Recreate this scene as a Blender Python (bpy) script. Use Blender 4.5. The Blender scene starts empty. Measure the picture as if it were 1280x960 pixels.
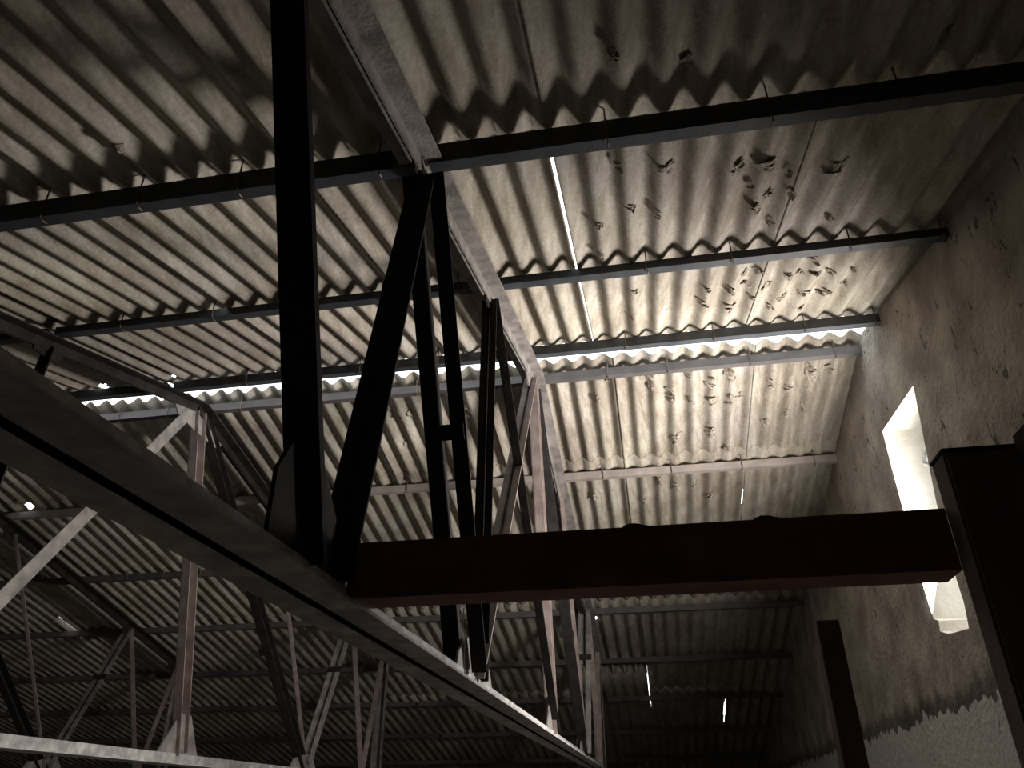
import bpy, bmesh, math, random
from mathutils import Vector, Matrix
random.seed(7)
C = bpy.context.scene.collection
S = bpy.context.scene

# ------------------------------------------------------------------ camera
# The camera stands at the origin, on an upper level of the shed; x runs along the purlins,
# y along the trusses (away from the camera), z up.
cam_d = bpy.data.cameras.new('camera'); cam = bpy.data.objects.new('camera', cam_d); C.objects.link(cam)
r = Vector((0.98420649, 0.17701011, -0.00223611))
u = Vector((0.08871524, -0.48226225, 0.87152322))
b = Vector((0.15319004, -0.85795719, -0.49034913))
cam.matrix_world = Matrix(((r.x, u.x, b.x, 0), (r.y, u.y, b.y, 0), (r.z, u.z, b.z, 0), (0, 0, 0, 1)))
cam_d.sensor_width = 36; cam_d.lens = 950 / 1280 * 36; cam_d.clip_start = .02; cam_d.clip_end = 200
S.camera = cam

# ------------------------------------------------------------------ light and exposure
S.view_settings.view_transform = 'Standard'; S.view_settings.look = 'None'
S.view_settings.gamma = 1; S.view_settings.use_curve_mapping = False
S.view_settings.exposure = 0.05
W = bpy.data.worlds.new('sky'); S.world = W; W.use_nodes = True
bg = W.node_tree.nodes['Background']; bg.inputs[0].default_value = (.92, .97, 1, 1); bg.inputs[1].default_value = 2.8

def area(name, loc, direction, sx, sy, power, col, portal=False, spread=math.pi):
    d = bpy.data.lights.new(name, 'AREA'); d.shape = 'RECTANGLE'; d.size = sx; d.size_y = sy
    d.energy = power; d.color = col; d.spread = spread
    if portal: d.cycles.is_portal = True
    o = bpy.data.objects.new(name, d); C.objects.link(o); o.location = loc
    o.rotation_euler = Vector(direction).to_track_quat('-Z', 'Y').to_euler()
    return o
# daylight coming in at the window opening and along the open ridge
area('window_daylight', (1.665, 4.66, 1.2), (-1, .16, .42), 1.0, .52, 205, (1, .95, .90), spread=math.radians(148))
area('ridge_sky', (-5, 4.66, 3.15), (0, 0, -1), 16, .5, 1, (1, 1, 1), portal=True)

# ------------------------------------------------------------------ materials
def mat(name, base, rough=.9, metal=0.0, var=None, nscale=6.0, detail=6, bump=.0, bscale=60.0, stretch=(1, 1, 1), lo=.35, hi=.65):
    m = bpy.data.materials.new(name); m.use_nodes = True; nt = m.node_tree; n = nt.nodes; L = nt.links
    p = n['Principled BSDF']; p.inputs['Roughness'].default_value = rough; p.inputs['Metallic'].default_value = metal
    p.inputs['Base Color'].default_value = (*base, 1)
    tc = n.new('ShaderNodeTexCoord'); mp = n.new('ShaderNodeMapping'); mp.inputs['Scale'].default_value = stretch
    L.new(tc.outputs['Object'], mp.inputs['Vector'])
    if var:
        no = n.new('ShaderNodeTexNoise'); no.inputs['Scale'].default_value = nscale; no.inputs['Detail'].default_value = detail
        L.new(mp.outputs[0], no.inputs['Vector'])
        cr = n.new('ShaderNodeValToRGB'); e = cr.color_ramp.elements
        e[0].position = lo; e[0].color = (*base, 1); e[1].position = hi; e[1].color = (*var, 1)
        L.new(no.outputs['Fac'], cr.inputs['Fac']); L.new(cr.outputs[0], p.inputs['Base Color'])
    if bump:
        nb = n.new('ShaderNodeTexNoise'); nb.inputs['Scale'].default_value = bscale; nb.inputs['Detail'].default_value = 6
        L.new(tc.outputs['Object'], nb.inputs['Vector'])
        bm = n.new('ShaderNodeBump'); bm.inputs['Strength'].default_value = bump; bm.inputs['Distance'].default_value = .02
        L.new(nb.outputs['Fac'], bm.inputs['Height']); L.new(bm.outputs[0], p.inputs['Normal'])
    return m

def sheet_material():
    m = bpy.data.materials.new('fibre_cement'); m.use_nodes = True; nt = m.node_tree; n = nt.nodes; L = nt.links
    p = n['Principled BSDF']; p.inputs['Roughness'].default_value = .92
    tc = n.new('ShaderNodeTexCoord')
    def noise(scale, stretch, detail=5):
        mp = n.new('ShaderNodeMapping'); mp.inputs['Scale'].default_value = stretch; L.new(tc.outputs['Object'], mp.inputs['Vector'])
        no = n.new('ShaderNodeTexNoise'); no.inputs['Scale'].default_value = scale; no.inputs['Detail'].default_value = detail
        L.new(mp.outputs[0], no.inputs['Vector']); return no
    def ramp(no, a, ca, b_, cb):
        cr = n.new('ShaderNodeValToRGB'); e = cr.color_ramp.elements
        e[0].position = a; e[0].color = (*ca, 1); e[1].position = b_; e[1].color = (*cb, 1)
        L.new(no.outputs['Fac'], cr.inputs['Fac']); return cr
    def mix(kind, fac, a, b_):
        mx = n.new('ShaderNodeMix'); mx.data_type = 'RGBA'; mx.blend_type = kind; mx.inputs['Factor'].default_value = fac
        L.new(a.outputs[2] if a.bl_idname == 'ShaderNodeMix' else a.outputs[0], mx.inputs[6]); L.new(b_.outputs[0], mx.inputs[7]); return mx
    big = ramp(noise(1.1, (1, 1, 1), 3), .35, (.38, .345, .31), .7, (.47, .44, .365))
    streak = ramp(noise(22, (1, .07, 1), 4), .35, (.62, .58, .52), .62, (1, 1, 1))
    mott = ramp(noise(55, (1, 1, 1), 6), .3, (.7, .68, .66), .62, (1, 1, 1))
    wide = ramp(noise(2.3, (1, .6, 1), 4), .4, (.72, .68, .64), .58, (1, 1, 1))
    m1 = mix('MULTIPLY', .8, big, streak); m2 = mix('MULTIPLY', .8, m1, mott); m3 = mix('MULTIPLY', .8, m2, wide)
    L.new(m3.outputs[2], p.inputs['Base Color'])
    fine = ramp(noise(70, (1, .02, 1), 2), .6, (0, 0, 0), .72, (.5, .46, .4))
    m4 = mix('ADD', .16, m3, fine); L.new(m4.outputs[2], p.inputs['Base Color'])
    nb = noise(90, (1, 1, 1), 6); bm = n.new('ShaderNodeBump'); bm.inputs['Strength'].default_value = .25; bm.inputs['Distance'].default_value = .01
    L.new(nb.outputs['Fac'], bm.inputs['Height']); L.new(bm.outputs[0], p.inputs['Normal'])
    return m

def wall_material():
    m = bpy.data.materials.new('old_plaster'); m.use_nodes = True; nt = m.node_tree; n = nt.nodes; L = nt.links
    p = n['Principled BSDF']; p.inputs['Roughness'].default_value = .95
    tc = n.new('ShaderNodeTexCoord')
    no = n.new('ShaderNodeTexNoise'); no.inputs['Scale'].default_value = 3; no.inputs['Detail'].default_value = 8; L.new(tc.outputs['Object'], no.inputs['Vector'])
    cr = n.new('ShaderNodeValToRGB'); e = cr.color_ramp.elements
    e[0].position = .35; e[0].color = (.22, .19, .16, 1); e[1].position = .65; e[1].color = (.42, .38, .33, 1)
    L.new(no.outputs['Fac'], cr.inputs['Fac'])
    # dark chips and cracks of the rough coat
    mpc = n.new('ShaderNodeMapping'); mpc.inputs['Scale'].default_value = (1, 1.2, .55); L.new(tc.outputs['Object'], mpc.inputs['Vector'])
    ch = n.new('ShaderNodeTexNoise'); ch.inputs['Scale'].default_value = 11; ch.inputs['Detail'].default_value = 3; ch.inputs['Roughness'].default_value = .6; ch.inputs['Distortion'].default_value = 1.2
    L.new(mpc.outputs[0], ch.inputs['Vector'])
    cc = n.new('ShaderNodeValToRGB'); e = cc.color_ramp.elements; e[0].position = .31; e[0].color = (.3, .3, .3, 1); e[1].position = .37; e[1].color = (1, 1, 1, 1)
    L.new(ch.outputs['Fac'], cc.inputs['Fac'])
    # lower band painted lighter, with a ragged drip line
    sep = n.new('ShaderNodeSeparateXYZ'); L.new(tc.outputs['Object'], sep.inputs[0])
    mp2 = n.new('ShaderNodeMapping'); mp2.inputs['Scale'].default_value = (1, 3, 1.3); L.new(tc.outputs['Object'], mp2.inputs['Vector'])
    dn = n.new('ShaderNodeTexNoise'); dn.inputs['Scale'].default_value = 3.5; dn.inputs['Detail'].default_value = 5; L.new(mp2.outputs[0], dn.inputs['Vector'])
    ma = n.new('ShaderNodeMath'); ma.operation = 'MULTIPLY_ADD'; ma.inputs[1].default_value = .26; L.new(dn.outputs['Fac'], ma.inputs[0]); L.new(sep.outputs['Z'], ma.inputs[2])
    r2 = n.new('ShaderNodeValToRGB'); e = r2.color_ramp.elements
    e[0].position = .61; e[0].color = (.50, .48, .44, 1); e[1].position = .635; e[1].color = (.1, .095, .09, 1)
    e2 = e.new(.69); e2.color = (.16, .15, .14, 1); e3 = e.new(.77); e3.color = (1, 1, 1, 1)
    L.new(ma.outputs[0], r2.inputs['Fac'])
    gt = n.new('ShaderNodeMath'); gt.operation = 'LESS_THAN'; gt.inputs[1].default_value = .625; L.new(ma.outputs[0], gt.inputs[0])
    m1 = n.new('ShaderNodeMix'); m1.data_type = 'RGBA'; m1.blend_type = 'MULTIPLY'; m1.inputs['Factor'].default_value = 1
    L.new(cr.outputs[0], m1.inputs[6]); L.new(cc.outputs[0], m1.inputs[7])
    m2 = n.new('ShaderNodeMix'); m2.data_type = 'RGBA'; m2.blend_type = 'MULTIPLY'; m2.inputs['Factor'].default_value = .75
    L.new(m1.outputs[2], m2.inputs[6]); L.new(r2.outputs[0], m2.inputs[7])
    m3 = n.new('ShaderNodeMix'); m3.data_type = 'RGBA'; m3.inputs[7].default_value = (.5, .49, .46, 1)
    L.new(gt.outputs[0], m3.inputs['Factor']); L.new(m2.outputs[2], m3.inputs[6])
    L.new(m3.outputs[2], p.inputs['Base Color'])
    bm = n.new('ShaderNodeBump'); bm.inputs['Strength'].default_value = .7; bm.inputs['Distance'].default_value = .03
    ad = n.new('ShaderNodeMath'); ad.operation = 'ADD'; L.new(cc.outputs[0], ad.inputs[0])
    nf = n.new('ShaderNodeTexNoise'); nf.inputs['Scale'].default_value = 26; nf.inputs['Detail'].default_value = 8; L.new(tc.outputs['Object'], nf.inputs['Vector'])
    L.new(nf.outputs['Fac'], ad.inputs[1]); L.new(ad.outputs[0], bm.inputs['Height']); L.new(bm.outputs[0], p.inputs['Normal'])
    return m

M_SHEET = sheet_material()
M_WALL = wall_material()
M_REVEAL = mat('whitewashed_reveal', (.62, .58, .5), .9, var=(.72, .69, .62), nscale=8, bump=.3, bscale=30)
M_DARKWALL = mat('dark_plaster', (.16, .15, .14), .95, var=(.24, .22, .2), nscale=2.5, bump=.4, bscale=20)  # plaster in a darker tone than the right gable wall
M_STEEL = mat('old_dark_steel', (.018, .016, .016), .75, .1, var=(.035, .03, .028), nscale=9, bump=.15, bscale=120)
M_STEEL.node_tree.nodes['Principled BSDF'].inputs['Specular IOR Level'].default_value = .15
M_PURLIN = mat('grey_painted_steel', (.045, .05, .058), .6, .2, var=(.075, .08, .088), nscale=7, bump=.12, bscale=90)
M_PURLIN_D = mat('dark_grey_steel', (.075, .068, .066), .7, .1, var=(.11, .10, .098), nscale=7, bump=.12, bscale=90)
M_PURLIN_L = mat('light_grey_steel', (.26, .23, .21), .75, .1, var=(.36, .31, .28), nscale=9, bump=.15, bscale=90)
M_TRUSS = mat('dusty_truss_steel', (.15, .135, .125), .7, .15, var=(.30, .27, .25), nscale=10, bump=.3, bscale=70)
M_WEB = mat('brown_painted_angle', (.22, .165, .15), .6, .1, var=(.34, .28, .255), nscale=10, bump=.15, bscale=90)
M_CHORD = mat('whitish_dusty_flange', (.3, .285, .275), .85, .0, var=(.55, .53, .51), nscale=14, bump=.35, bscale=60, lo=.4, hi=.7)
M_RED = mat('red_oxide_beam', (.17, .06, .045), .7, .1, var=(.24, .10, .075), nscale=8, bump=.2, bscale=60)
M_COL = mat('grimy_column', (.15, .11, .095), .85, var=(.24, .19, .17), nscale=5, bump=.3, bscale=40)
M_WOOD = mat('dark_timber', (.09, .05, .042), .75, var=(.13, .085, .075), nscale=6, stretch=(5, 5, .5), bump=.2, bscale=50)
M_FLOOR = mat('dusty_concrete', (.36, .33, .3), .9, var=(.48, .45, .41), nscale=1.5, bump=.3, bscale=15)
M_FLAKE = mat('peeling_crust', (.2, .16, .12), .95, var=(.42, .37, .31), nscale=40, bump=.4, bscale=120)
M_BOLT = mat('rusty_hook_bolt', (.12, .09, .08), .6, .5, var=(.2, .15, .12), nscale=30)
M_WIRE = mat('thin_wire', (.3, .28, .26), .5, .5)
M_WINF = mat('pale_window_metal', (.45, .45, .45), .5, .3, var=(.6, .6, .6), nscale=12)

# ------------------------------------------------------------------ helpers
def obj(name, bm, m, parent=None, smooth=False):
    me = bpy.data.meshes.new(name); bmesh.ops.recalc_face_normals(bm, faces=bm.faces); bm.to_mesh(me); bm.free()
    me.materials.append(m)
    if smooth:
        for p in me.polygons: p.use_smooth = True
    o = bpy.data.objects.new(name, me); C.objects.link(o)
    if parent:
        o.parent = parent; o.matrix_parent_inverse = Matrix.Translation(-Vector(parent.location))
    return o
def tag(o, label, cat, group=None):
    o['label'] = label; o['category'] = cat
    if group: o['group'] = group
    return o
def thing(name, loc, label, cat, group=None):
    o = bpy.data.objects.new(name, None); C.objects.link(o); o.location = loc; o.empty_display_size = .1
    return tag(o, label, cat, group)
def box(bm, x0, x1, y0, y1, z0, z1):
    v = [bm.verts.new((x, y, z)) for x in (x0, x1) for y in (y0, y1) for z in (z0, z1)]
    for f in ((0, 1, 3, 2), (4, 6, 7, 5), (0, 4, 5, 1), (2, 3, 7, 6), (0, 2, 6, 4), (1, 5, 7, 3)): bm.faces.new([v[i] for i in f])
def bar(bm, P, Q, prof, U=Vector((1, 0, 0))):
    """sweep rectangles prof=[(u0,u1,v0,v1)...] from P to Q; u along U, v perpendicular to both"""
    P = Vector(P); Q = Vector(Q); d = (Q - P).normalized(); U = (U - d * U.dot(d)).normalized(); V = U.cross(d)
    for (u0, u1, v0, v1) in prof:
        v = [bm.verts.new(E + U * a + V * c) for E in (P, Q) for a in (u0, u1) for c in (v0, v1)]
        for f in ((0, 1, 3, 2), (4, 6, 7, 5), (0, 4, 5, 1), (2, 3, 7, 6), (0, 2, 6, 4), (1, 5, 7, 3)): bm.faces.new([v[i] for i in f])
def tube(bm, pts, rad, seg=7):
    rings = []
    pts = [Vector(p) for p in pts]
    for i, p in enumerate(pts):
        d = (pts[min(i + 1, len(pts) - 1)] - pts[max(i - 1, 0)]).normalized()
        a = d.orthogonal().normalized(); c = d.cross(a)
        rings.append([bm.verts.new(p + (a * math.cos(2 * math.pi * k / seg) + c * math.sin(2 * math.pi * k / seg)) * rad) for k in range(seg)])
    for A, B in zip(rings, rings[1:]):
        for k in range(seg): bm.faces.new((A[k], A[(k + 1) % seg], B[(k + 1) % seg], B[k]))
    bm.faces.new(rings[0]); bm.faces.new(rings[-1][::-1])

T = math.tan(math.radians(13.3))
def zn(y): return 1.74 + T * y          # near slope datum
def zf(y): return 2.88 + T * 4.83 - T * y  # far slope datum
XW = 1.63                                # inner face of the gable wall
XL = -14.0
AMP, PITCH, THK = .024, .146, .006

# ------------------------------------------------------------------ setting
def struct(name, bm, m, parent=None, smooth=False):
    o = obj(name, bm, m, parent, smooth); o['kind'] = 'structure'; return o
FZ = -1.6
bm = bmesh.new(); box(bm, XL - .3, XW + .3, -3.6, 15.3, FZ - .2, FZ); struct('floor', bm, M_FLOOR)

# gable wall with the ragged window opening: outline with a hole, thick
def wall_right():
    bm = bmesh.new()
    out = [(-3.3, FZ), (15.0, FZ), (15.0, zf(15.0) + .045), (4.83, 2.92), (-3.3, zn(-3.3) + .045)]
    hole = [(4.24, 2.17), (4.95, 2.21), (4.955, 1.9), (4.945, 1.5), (4.955, 1.2), (4.93, .98), (4.86, .955), (4.88, .9), (4.79, .87), (4.74, .86), (4.66, .85), (4.45, .83),
            (4.42, .95), (4.43, 1.12), (4.41, 1.3), (4.4, 1.5), (4.34, 1.75), (4.29, 1.95)]
    X0, X1 = XW, XW + .34
    for X in (X0, X1):
        vo = [bm.verts.new((X, y, z)) for y, z in out]; vh = [bm.verts.new((X, y + (0 if X == X0 else .0), z)) for y, z in hole]
        eo = [bm.edges.new((vo[i], vo[(i + 1) % len(vo)])) for i in range(len(vo))]
        eh = [bm.edges.new((vh[i], vh[(i + 1) % len(vh)])) for i in range(len(vh))]
        bmesh.ops.triangle_fill(bm, use_beauty=True, use_dissolve=False, edges=eo + eh)
        if X == X0: o0, h0 = vo, vh
        else: o1, h1 = vo, vh
    for A, B in ((o0, o1),):
        for i in range(len(A)): bm.faces.new((A[i], A[(i + 1) % len(A)], B[(i + 1) % len(A)], B[i]))
    rev = []
    for i in range(len(h0)): rev.append(bm.faces.new((h0[i], h0[(i + 1) % len(h0)], h1[(i + 1) % len(h0)], h1[i])))
    for f in rev: f.material_index = 1
    o = struct('wall_right', bm, M_WALL); o.data.materials.append(M_REVEAL)
    # lit casement with bars at the outer face
    bm = bmesh.new(); x = XW + .27
    for (y0, y1, z0, z1) in ((4.30, 4.36, .86, 2.12), (4.88, 4.93, 1.0, 2.16), (4.31, 4.92, 2.10, 2.15)):
        box(bm, x, x + .03, y0, y1, z0, z1)
    w = struct('window_1', bm, M_WINF)
    bm = bmesh.new()
    bar(bm, (x + .012, 4.5, .86), (x - .02, 4.62, 2.1), [(-.012, .012, -.012, .012)]); bar(bm, (x + .012, 4.56, .86), (x, 4.66, 1.75), [(-.01, .01, -.01, .01)])
    obj('window_bar', bm, M_WINF, w)
    bm = bmesh.new()
    pts = [(x - .06, 4.88, 1.93), (x - .1, 4.80, 1.99), (x - .12, 4.68, 1.93), (x - .08, 4.6, 1.95), (x - .05, 4.55, 1.84), (x - .06, 4.53, 1.72)]
    tube(bm, pts, .02, 8); tube(bm, [(x - .1, 4.8, 1.99), (x - .14, 4.74, 1.88), (x - .1, 4.62, 1.8)], .015, 8)
    obj('bent_window_stay', bm, M_WINF, w, True)
wall_right()
bm = bmesh.new(); box(bm, XL, XW, 15.0, 15.3, FZ, zf(15.0) + .03); struct('wall_far', bm, M_DARKWALL)
bm = bmesh.new(); box(bm, XL, XW, -3.6, -3.3, FZ, zn(-3.3)); struct('wall_near', bm, M_DARKWALL)
bm = bmesh.new()
for X in (XL - .3, XL):
    pass
prof = [(-3.3, FZ), (15.0, FZ), (15.0, zf(15.0) + .05), (4.83, 2.92), (-3.3, zn(-3.3) + .05)]
a_ = [bm.verts.new((XL - .3, y, z)) for y, z in prof]; b_ = [bm.verts.new((XL, y, z)) for y, z in prof]
bm.faces.new(a_); bm.faces.new(b_[::-1])
for i in range(5): bm.faces.new((a_[i], a_[(i + 1) % 5], b_[(i + 1) % 5], b_[i]))
struct('wall_left', bm, M_DARKWALL)

# ------------------------------------------------------------------ corrugated roof
ceiling = bpy.data.objects.new('ceiling', None); C.objects.link(ceiling); ceiling['kind'] = 'structure'
sheets = []
def sheet(x0, x1, y0, y1, zfun, phase, lift0, lift1, holes=(), cut=None, ygrid=8):
    """one corrugated sheet; y0<y1; lift0/lift1 raise its two ends for the end lap; cut(y)->(dx0,dx1) trims sides"""
    n = max(4, int(round((x1 - x0) / (PITCH / 14))))
    ys = [y0 + (y1 - y0) * i / ygrid for i in range(ygrid + 1)]
    for hx, hy, rx, ry in holes: ys += [hy - ry, hy, hy + ry]
    ys = sorted(ys)
    bm = bmesh.new(); g = []
    for y in ys:
        d0, d1 = cut(y) if cut else (0, 0)
        row = []
        a, c = x0 + d0, x1 + d1
        for i in range(n + 1):
            x = a + (c - a) * i / n
            side = .007 * (x - x0) / (x1 - x0)
            z = zfun(y) + .062 + AMP * math.cos(2 * math.pi * (x - phase) / PITCH) + lift0 + (lift1 - lift0) * (y - y0) / (y1 - y0) + side
            row.append((bm.verts.new((x, y, z)), bm.verts.new((x, y, z + THK))))
        g.append(row)
    keep = {}
    for j in range(len(ys) - 1):
        for i in range(n):
            cx = (g[j][i][0].co.x + g[j][i + 1][0].co.x) / 2; cy = (ys[j] + ys[j + 1]) / 2
            k = True
            for hx, hy, rx, ry in holes:
                if ((cx - hx) / rx) ** 2 + ((cy - hy) / ry) ** 2 < 1: k = False
            keep[i, j] = k
            if k:
                for s in (0, 1):
                    bm.faces.new((g[j][i][s], g[j][i + 1][s], g[j + 1][i + 1][s], g[j + 1][i][s]))
    for j in range(len(ys) - 1):
        for i in (0, n): 
            bm.faces.new((g[j][i][0], g[j + 1][i][0], g[j + 1][i][1], g[j][i][1]))
    for i in range(n):
        for j in (0, len(ys) - 1): bm.faces.new((g[j][i][0], g[j][i + 1][0], g[j][i + 1][1], g[j][i][1]))
    o = obj('corrugated_sheet', bm, M_SHEET, ceiling, True)
    for e in o.data.edges: pass
    sheets.append((o, x0, x1, y0, y1, zfun, phase)); return o

WID = 1.022
def lay(zfun, phase, seam0, rows, holes=(), cuts={}):
    k = 0
    xs = []
    x = seam0
    while x > XL: x -= WID
    while x < XW + .3:
        xs.append(x); x += WID
    for ri, (y0, y1, l0, l1) in enumerate(rows):
        for i, xx in enumerate(xs):
            a = max(xx, XL); c = min(xx + WID + .05, XW + .32)
            if c - a < .1: continue
            hs = [h for h in holes if a < h[0] < c and y0 < h[1] < y1]
            sk = round((xx - seam0) / WID)
            cut = cuts.get((ri, sk))
            # a copy of the overlap with the neighbour also gets the hole
            sheet(a, c, y0, y1, zfun, phase, l0, l1, hs, cut)
# near slope. rows run from the ridge down; crest phase from the photograph
near_holes = [(.262, 4.08, .012, .03), (-4.02, 4.47, .05, .05), (-.05, 4.40, .01, .015), (-3.35, 4.45, .05, .03), (-.98, 4.43, .03, .02)]
gapA = lambda y: (0, -.055 - .011 * max(0, min(1, (4.7 - y) / 2.3)))      # right side pulled back: open side lap
gapB = lambda y: (0, -.054 - .024 * max(0, min(1, (y - 2.3) / .8)))
lay(zn, -.225 + .073, -.225, [(1.9, 4.58, .008, 0), (-.8, 2.08, .008, 0), (-3.5, -.6, .008, 0)], near_holes, {(0, -1): gapA, (0, -3): gapB})
far_holes = [(-.63, 9.08, .012, .04), (-5.95, 6.15, .06, .05), (.905, 6.75, .010, .12), (-.11, 11.2, .012, .6), (.905, 11.9, .014, .55), (-7.2, 8.7, .05, .25), (-.11, 10.6, .008, .25), (.905, 8.45, .01, .06)]
lay(zf, -.11 + .073, -.11, [(4.86, 6.3, 0, .008), (6.08, 8.85, 0, .008), (8.6, 11.4, 0, .008), (11.15, 15.2, 0, .008)], far_holes)

# peeling crusts on the undersides
def flake(x, y, zfun, size, seed, elong=1.0, sheet_list=sheets):
    host = None
    for s in sheets:
        if s[5] is zfun and s[1] <= x < s[2] and s[3] <= y <= s[4]: host = s; break
    if host is None: return
    rnd = random.Random(seed); phase = host[6]
    bm = bmesh.new()
    # a crumpled crust hugging the corrugation, with a lifted curled lip
    for q in range(rnd.choice((4, 5, 6))):
        size *= 1.0; cx = x + rnd.uniform(-.55, .55) * size; cy = y + rnd.uniform(-.9, .9) * size * elong
        rx = size * rnd.uniform(.25, .5); ry = size * rnd.uniform(.25, .6) * elong; N = 9
        rot = rnd.uniform(0, 3.1); lift = rnd.uniform(.004, .012); tilt = rnd.uniform(0, 6.28)
        rings = []
        for k, fr in enumerate((.0, .5, 1.0)):
            ring = []
            for a in range(N if k else 1):
                an = 2 * math.pi * a / N; rr = fr * rnd.uniform(.75, 1.25)
                px, py = rx * rr * math.cos(an), ry * rr * math.sin(an)
                X = cx + px * math.cos(rot) - py * math.sin(rot); Y = cy + px * math.sin(rot) + py * math.cos(rot)
                zs = zfun(Y) + .062 + AMP * math.cos(2 * math.pi * (X - phase) / PITCH)
                d = lift * (1.0 - fr * .6) * rnd.uniform(.6, 1.3) + max(0, math.cos(an - tilt)) * fr * lift * 1.6
                ring.append(bm.verts.new((X, Y, zs - d)))
            rings.append(ring)
        top = []
        for v in rings[2]: top.append(bm.verts.new((v.co.x, v.co.y, v.co.z + .004)))
        for a in range(N):
            bm.faces.new((rings[0][0], rings[1][a], rings[1][(a + 1) % N]))
            bm.faces.new((rings[1][a], rings[2][a], rings[2][(a + 1) % N], rings[1][(a + 1) % N]))
            bm.faces.new((rings[2][a], top[a], top[(a + 1) % N], rings[2][(a + 1) % N]))
        bm.faces.new(top)
    obj('peeling_flake', bm, M_FLAKE, host[0])
NEAR_FLAKES = [(0.05, 1.68, 0.03), (0.28, 1.81, 0.03), (1.13, 1.85, 0.036), (0.04, 2.38, 0.03), (0.23, 2.43, 0.048), (0.08, 2.72, 0.021), (-0.08, 2.84, 0.024), (0.19, 2.81, 0.033), (-0.09, 3.17, 0.021), (0.54, 2.5, 0.042), (0.65, 2.5, 0.054), (0.75, 2.61, 0.024), (0.61, 2.68, 0.024), (0.8, 2.76, 0.036), (0.64, 2.86, 0.036), (0.7, 2.78, 0.024), (0.96, 2.61, 0.054), (0.75, 3.07, 0.024), (1.04, 3.09, 0.021), (-1.85, 1.8, 0.048), (0.37, 3.31, 0.024), (0.64, 3.38, 0.036), (0.72, 3.44, 0.036), (0.9, 3.47, 0.036), (1.05, 3.54, 0.036), (1.09, 3.68, 0.042), (0.77, 3.62, 0.036), (0.69, 3.63, 0.03), (0.94, 3.69, 0.036), (1.02, 3.74, 0.03), (1.19, 3.76, 0.03), (0.64, 3.84, 0.039), (0.73, 3.83, 0.042), (0.85, 3.84, 0.036), (0.95, 4.01, 0.039), (1.08, 4.0, 0.045), (1.21, 4.03, 0.045), (0.5, 3.77, 0.03), (0.49, 3.99, 0.042), (0.66, 4.1, 0.042), (0.78, 4.0, 0.03), (0.92, 4.18, 0.03), (1.1, 4.23, 0.036), (1.31, 3.96, 0.024), (1.32, 3.78, 0.021), (0.08, 3.69, 0.021), (0.06, 4.11, 0.021)]
FAR_FLAKES = [(0.16, 5.16, 0.048), (0.31, 5.32, 0.048), (0.44, 5.13, 0.03), (0.6, 5.22, 0.042), (0.46, 5.38, 0.036), (0.61, 5.42, 0.042), (0.74, 5.15, 0.048), (0.77, 5.42, 0.042), (1.05, 5.26, 0.042), (1.18, 5.38, 0.036), (1.34, 5.21, 0.054), (1.46, 5.2, 0.03), (0.33, 5.86, 0.045), (0.62, 5.79, 0.045), (0.84, 5.43, 0.024), (1.04, 5.72, 0.036), (1.32, 5.61, 0.03), (1.2, 5.62, 0.027), (0.75, 6.02, 0.024), (0.18, 6.42, 0.039), (0.32, 6.49, 0.039), (0.03, 6.69, 0.03), (0.49, 6.49, 0.024), (0.62, 6.67, 0.03), (-0.4, 6.58, 0.03), (-0.26, 5.29, 0.024), (-0.44, 5.09, 0.021), (-0.17, 5.12, 0.018), (-1.87, 5.28, 0.03), (-1.8, 5.31, 0.033), (-1.34, 5.35, 0.048), (-1.94, 5.27, 0.024), (-1.94, 5.69, 0.027), (-2.02, 6.14, 0.021), (-1.98, 4.8, 0.021), (1.08, 7.13, 0.018)]
for i, (x, y, s) in enumerate(NEAR_FLAKES): flake(x, y, zn, s, 100 + i)
for i, (x, y, s) in enumerate(FAR_FLAKES): flake(x, y, zf, s, 300 + i, 1.5)

# ------------------------------------------------------------------ trusses
XT = [-.712, -3.4, -6.2, -9.0, -11.8]
WHICH = ['steel roof truss nearest the camera, with the big dark post', 'second steel truss from the right gable wall, its ridge node left of the black post',
         'third steel truss from the right gable wall, seen low at the left', 'fourth steel truss from the right gable wall, deep in the gloom at the left',
         'furthest steel truss, the last before the left end wall']
def T_chord(up, hw=.085, gap=.006, leg=.075, th=.008):
    s = 1 if up else -1
    def r(a, c): return (min(a, c), max(a, c))
    p = []
    for sx in (-1, 1):
        p.append((*r(sx * gap, sx * hw), *r(0, s * th))); p.append((*r(sx * gap, sx * (gap + th)), *r(0, s * leg)))
    return p
ANG = lambda w, th=.007: [(0, w, 0, th), (0, th, 0, w)]
def pairprof(gap, w, th=.007):
    return [(-gap - w, -gap, 0, th), (-gap - th, -gap, 0, w), (gap, gap + w, 0, th), (gap, gap + th, 0, w)]
CHAN = lambda w, d, th=.007: [(-d / 2, -d / 2 + th, -w / 2, w / 2), (-d / 2, d / 2, -w / 2, -w / 2 + th), (-d / 2, d / 2, w / 2 - th, w / 2)]
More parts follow.
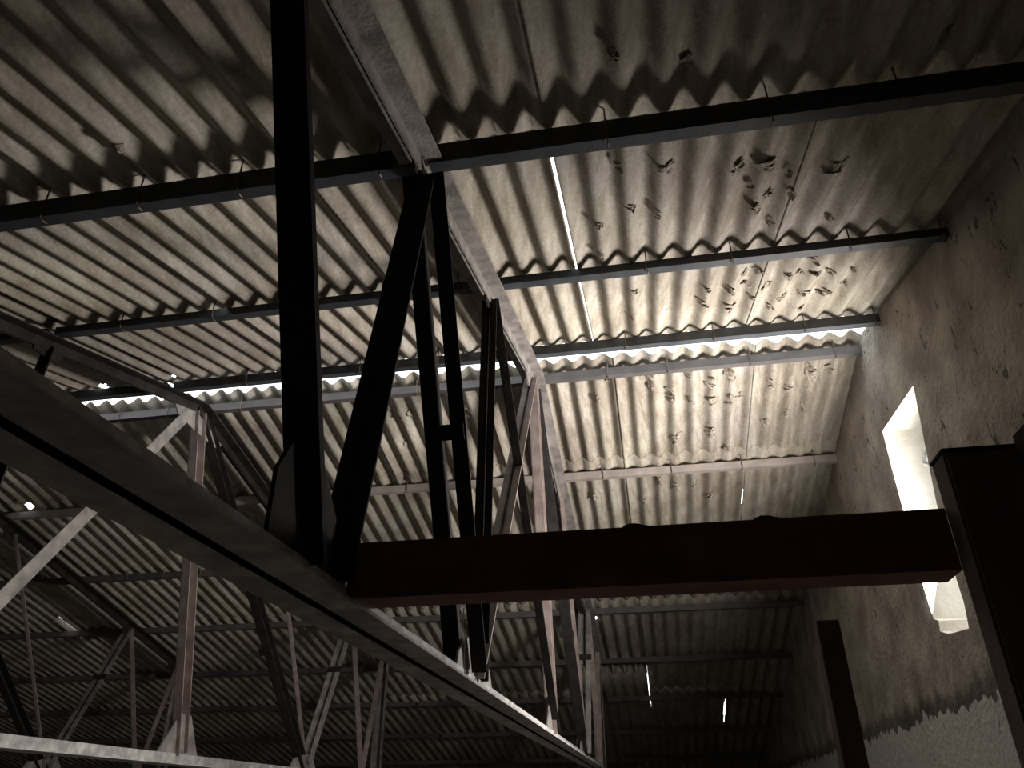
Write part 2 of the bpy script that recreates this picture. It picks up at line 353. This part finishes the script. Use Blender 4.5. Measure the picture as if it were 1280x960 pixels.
def truss(X, label, zb=.39, first=False):
    t = thing('roof_truss', (X, 5.0, zb), label, 'roof truss', 'steel roof trusses')
    top = lambda y: (zn(y) if y < 4.83 else zf(y)) - .045
    def P(y, z): return (X, y, z)
    # chords
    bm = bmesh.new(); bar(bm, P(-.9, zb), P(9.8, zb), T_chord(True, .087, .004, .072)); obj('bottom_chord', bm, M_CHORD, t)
    for y0, y1 in ((-.9, 4.83), (4.83, 9.85)):
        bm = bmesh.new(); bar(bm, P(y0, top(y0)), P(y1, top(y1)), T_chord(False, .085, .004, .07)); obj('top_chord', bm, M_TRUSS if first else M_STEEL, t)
    zn_b = zb + .07; ch = .05
    N = {0: 1.5, 1: 3.1, 2: 5.5, 3: 7.65, 4: 9.15}
    A = {'E': .93, 'A': 2.05, 'B': 3.3, 'R': 4.86, 'b': 6.35, 'a': 8.45, 'e': 9.55}
    def member(a, k, prof, m=M_WEB, name='diagonal_brace', dy=0, dk=0):
        bm = bmesh.new(); ya = A[a] + dy; bar(bm, P(ya, top(ya) - ch), P(N[k] + dk, zn_b), prof); return obj(name, bm, m, t)
    w = pairprof(.006, .048)
    member('E', 0, [(-.042, .042, -.012, .012)], M_STEEL); member('A', 0, [(-.05, .05, 0, .008), (-.012, .002, 0, .05)], M_STEEL, dk=.13)
    member('A', 1, pairprof(.022, .06), M_STEEL, dk=-.12)
    member('B', 1, pairprof(.004, .036), M_STEEL, 'vertical_brace', dk=.1)
    if first: member('B', 2, ANG(.05), M_STEEL)
    member('R', 1, pairprof(.005, .04) if first else [(0, .008, -.045, .045), (-.06, 0, .037, .045)], M_WEB if first else M_TRUSS, dk=.0, dy=-.08)
    member('R', 2, CHAN(.11, .07), M_WEB, 'vertical_brace')
    member('R', 3, CHAN(.09, .08), M_STEEL, dy=.1)
    member('b', 3, ANG(.04), M_WEB)
    member('a', 3, pairprof(.012, .055), M_TRUSS)
    member('a', 4, ANG(.06), M_WEB)
    member('e', 4, ANG(.06), M_WEB)
    for y in (9.75,):
        bm = bmesh.new(); bar(bm, P(y, zb + .008), P(y, top(y)), [(-.06, .06, 0, .008), (-.06, -.052, 0, .07), (.052, .06, 0, .07)]); obj('end_post', bm, M_TRUSS, t)
    # batten plates
    def batten(a, k, f, prof, dk=0):
        p = Vector(P(A[a], top(A[a]) - ch)); q = Vector(P(N[k] + dk, zn_b)); c = p.lerp(q, f); d = (q - p).normalized()
        bm = bmesh.new(); bar(bm, c - d * .03, c + d * .03, [prof]); obj('batten_plate', bm, M_STEEL, t)
    batten('A', 1, .52, (-.075, .075, -.012, -.001), -.12)
    batten('a', 3, .38, (-.075, .075, -.014, -.001))
    batten('R', 3, .62, (-.06, .06, -.062, -.047))
    # gusset plates, in the plane of the truss between the two angles
    def plate(pts, m=M_TRUSS, dx=0, th=.005):
        bm = bmesh.new(); a = [bm.verts.new((X - th + dx, y, z)) for y, z in pts]; c = [bm.verts.new((X + th + dx, y, z)) for y, z in pts]
        bm.faces.new(a); bm.faces.new(c[::-1])
        for i in range(len(pts)): bm.faces.new((a[i], a[(i + 1) % len(pts)], c[(i + 1) % len(pts)], c[i]))
        obj('gusset_plate', bm, m, t)
    z0 = zb + .01
    plate([(1.3, z0), (1.3, z0 + .2), (1.36, z0 + .3), (1.5, z0 + .3), (1.7, z0 + .12), (1.85, z0)], M_STEEL)
    plate([(2.78, z0), (2.84, z0 + .12), (3.0, z0 + .2), (3.3, z0 + .2), (3.42, z0 + .1), (3.48, z0)])
    plate([(5.15, z0), (5.22, z0 + .06), (5.42, z0 + .32), (5.56, z0 + .32), (5.72, z0 + .08), (5.8, z0)])
    plate([(7.3, z0), (7.4, z0 + .14), (7.8, z0 + .2), (8.0, z0)])
    plate([(8.95, z0), (9.02, z0 + .12), (9.3, z0 + .12), (9.36, z0)])
    plate([(4.5, top(4.5) - .01), (4.83, top(4.83) - .01), (5.3, top(5.3) - .01), (5.2, top(5.2) - .14), (4.85, top(4.85) - .22), (4.6, top(4.6) - .14)])
    for y in (.85, 2.05, 3.3, 6.35, 8.45, 9.5):
        plate([(y - .14, top(y - .14) - .01), (y + .14, top(y + .14) - .01), (y + .1, top(y) - .12), (y - .1, top(y) - .12)], M_STEEL)
    return t
truss(XT[0], WHICH[0], .39, True)
for i in range(1, 5): truss(XT[i], WHICH[i], .29)

# ------------------------------------------------------------------ purlins
NP = [4.47, 3.3, 2.05, .8, -.45, -1.7, -2.95]; FP = [4.95, 6.2, 7.46, 8.72, 10.05, 11.3, 12.6, 13.9]
ORD = ['first', 'second', 'third', 'fourth', 'fifth', 'sixth', 'seventh', 'eighth']
BAY = ['bay beside the right gable wall', 'bay left of the nearest truss', 'third bay from the right wall',
       'fourth bay from the right wall', 'fifth bay from the right wall', 'last bay by the left wall']
ENDS = [XW + .12] + XT + [XL]
def purlin(x0, x1, y, zfun, h, label, m, hooks, group):
    z = zfun(y) + .033; s = -1 if zfun is zn else 1
    bm = bmesh.new()
    sl = T if zfun is zn else -T
    def sec(y0, y1, z0, z1): box(bm, x0, x1, y + y0, y + y1, z + z0, z + z1)
    # channel: web to the camera side, flanges behind
    sec(-.027, -.02, -h, 0 - .007); sec(-.02, .027, -h, -h + .007); sec(-.02, .027, -.014, -.007)
    o = obj('roof_purlin', bm, m)
    # origin at its own middle
    c = Vector(((x0 + x1) / 2, y, z)); o.data.transform(Matrix.Translation(-c)); o.location = c
    tag(o, label, 'purlin', group)
    for hx in hooks:
        bm = bmesh.new()
        tube(bm, [(hx, y - .034, z + .05), (hx, y - .034, z - .05), (hx + .002, y - .033, z - h - .004), (hx + .004, y - .02, z - h - .014), (hx + .004, y + .005, z - h - .012)], .0035, 6)
        ob = obj('hook_bolt', bm, M_BOLT, o)
    return o
rh = random.Random(3)
for bi in range(6):
    xr, xl = ENDS[bi], ENDS[bi + 1]
    g = .0
    x1 = xr - (0 if bi == 0 else .03); x0 = xl + (.03 if bi < 5 else 0)
    for k, y in enumerate(NP):
        hooks = []
        if bi < 3 and k < 3:
            x = x1 - .25
            while x > x0 + .2:
                hooks.append(-.225 + .073 + PITCH * round((x + .225) / PITCH) - .0); x -= rh.choice((3, 3, 4)) * PITCH
        purlin(x0, x1, y, zn, [.075, .056, .104][min(k, 2)], ORD[k] + ' dark purlin below the ridge, near slope, ' + BAY[bi], M_PURLIN, hooks, 'purlins of the near roof slope')
    for k, y in enumerate(FP):
        hooks = []
        if bi < 3 and k < 3:
            x = x1 - .3
            while x > x0 + .2:
                hooks.append(x); x -= rh.choice((3, 4)) * PITCH
        purlin(x0, x1, y, zf, .07, ORD[k] + ' grey purlin below the ridge, far slope, ' + BAY[bi], M_PURLIN_L if k == 1 else M_PURLIN_D, hooks, 'purlins of the far roof slope')  # lower rows take the darker steel to paint in the far zone's shade

# ------------------------------------------------------------------ tie beam, column, side girder, stub post
t = thing('tie_beam', (0, 1.74, .44), 'thick red-brown steel tie beam crossing the picture from the nearest truss to the dark column', 'beam')
bm = bmesh.new(); box(bm, -.70, .643, 1.70, 1.712, .442, .568); box(bm, -.70, .643, 1.712, 1.80, .56, .568); obj('web', bm, M_RED, t)
bm = bmesh.new(); box(bm, -.70, .643, 1.70, 1.80, .434, .442); obj('bottom_flange', bm, M_RED, t)
for x in (-.02, .272):
    bm = bmesh.new(); N = 10; ring = []
    pts = [(-.03, 0), (-.024, .006), (-.01, .011), (.006, .010), (.02, .006), (.034, .003), (.04, 0)]
    a = [bm.verts.new((x + px, 1.704, .567 + pz)) for px, pz in pts]; c = [bm.verts.new((x + px, 1.76, .567 + pz)) for px, pz in pts]
    bm.faces.new(a); bm.faces.new(c[::-1])
    for i in range(len(pts)): bm.faces.new((a[i], a[(i + 1) % len(pts)], c[(i + 1) % len(pts)], c[i]))
    obj('cleat', bm, M_STEEL, t)
t = thing('column', (.75, 1.66, FZ), 'dark grimy column at the right edge carrying the tie beam end, in front of the window', 'column')
bm = bmesh.new(); box(bm, .645, 1.02, 1.63, 1.71, FZ, .672); bmesh.ops.bevel(bm, geom=list(bm.edges), offset=.006, segments=2, affect='EDGES'); obj('shaft', bm, M_COL, t)
bm = bmesh.new(); box(bm, .643, 1.03, 1.627, 1.712, .67, .676); obj('cap_plate', bm, M_STEEL, t)
bm = bmesh.new(); box(bm, .60, 1.05, 1.56, 1.78, FZ, FZ + .03); obj('base_plate', bm, M_STEEL, t)
t = thing('side_girder', (.9, 0, .6), 'dark girder running from the column back toward the camera along the right', 'girder')
bm = bmesh.new(); box(bm, .775, .785, -3.3, 1.598, .35, .68); box(bm, .785, .93, -3.3, 1.598, .35, .36); box(bm, .785, .93, -3.3, 1.598, .67, .68); obj('web', bm, M_STEEL, t)
bm = bmesh.new()
for y in (-2, -.5, 1.0): box(bm, .785, .92, y, y + .01, .36, .67)
obj('stiffener', bm, M_STEEL, t)
t = thing('stub_post', (.547, 2.64, FZ), 'square dark timber post with flat sawn top, standing below the window', 'post')
bm = bmesh.new(); box(bm, .513, .582, 2.6, 2.672, FZ + .02, .527); bmesh.ops.bevel(bm, geom=list(bm.edges), offset=.003, segments=1, affect='EDGES'); obj('shaft', bm, M_WOOD, t)
bm = bmesh.new(); box(bm, .49, .605, 2.575, 2.70, FZ, FZ + .02); obj('base_plate', bm, M_STEEL, t)

# thin wires hanging by the tie beam and the nearest truss
def wire(pts, label):
    bm = bmesh.new(); tube(bm, pts, .0022, 6); tag(obj('hanging_wire', bm, M_WIRE), label, 'wire')
wire([(-.64, 2.62, .62), (-.645, 2.63, .56), (-.635, 2.64, .52), (-.642, 2.65, .48), (-.64, 2.66, .40)], 'short loose wire hanging at the nearest truss just below the tie beam')
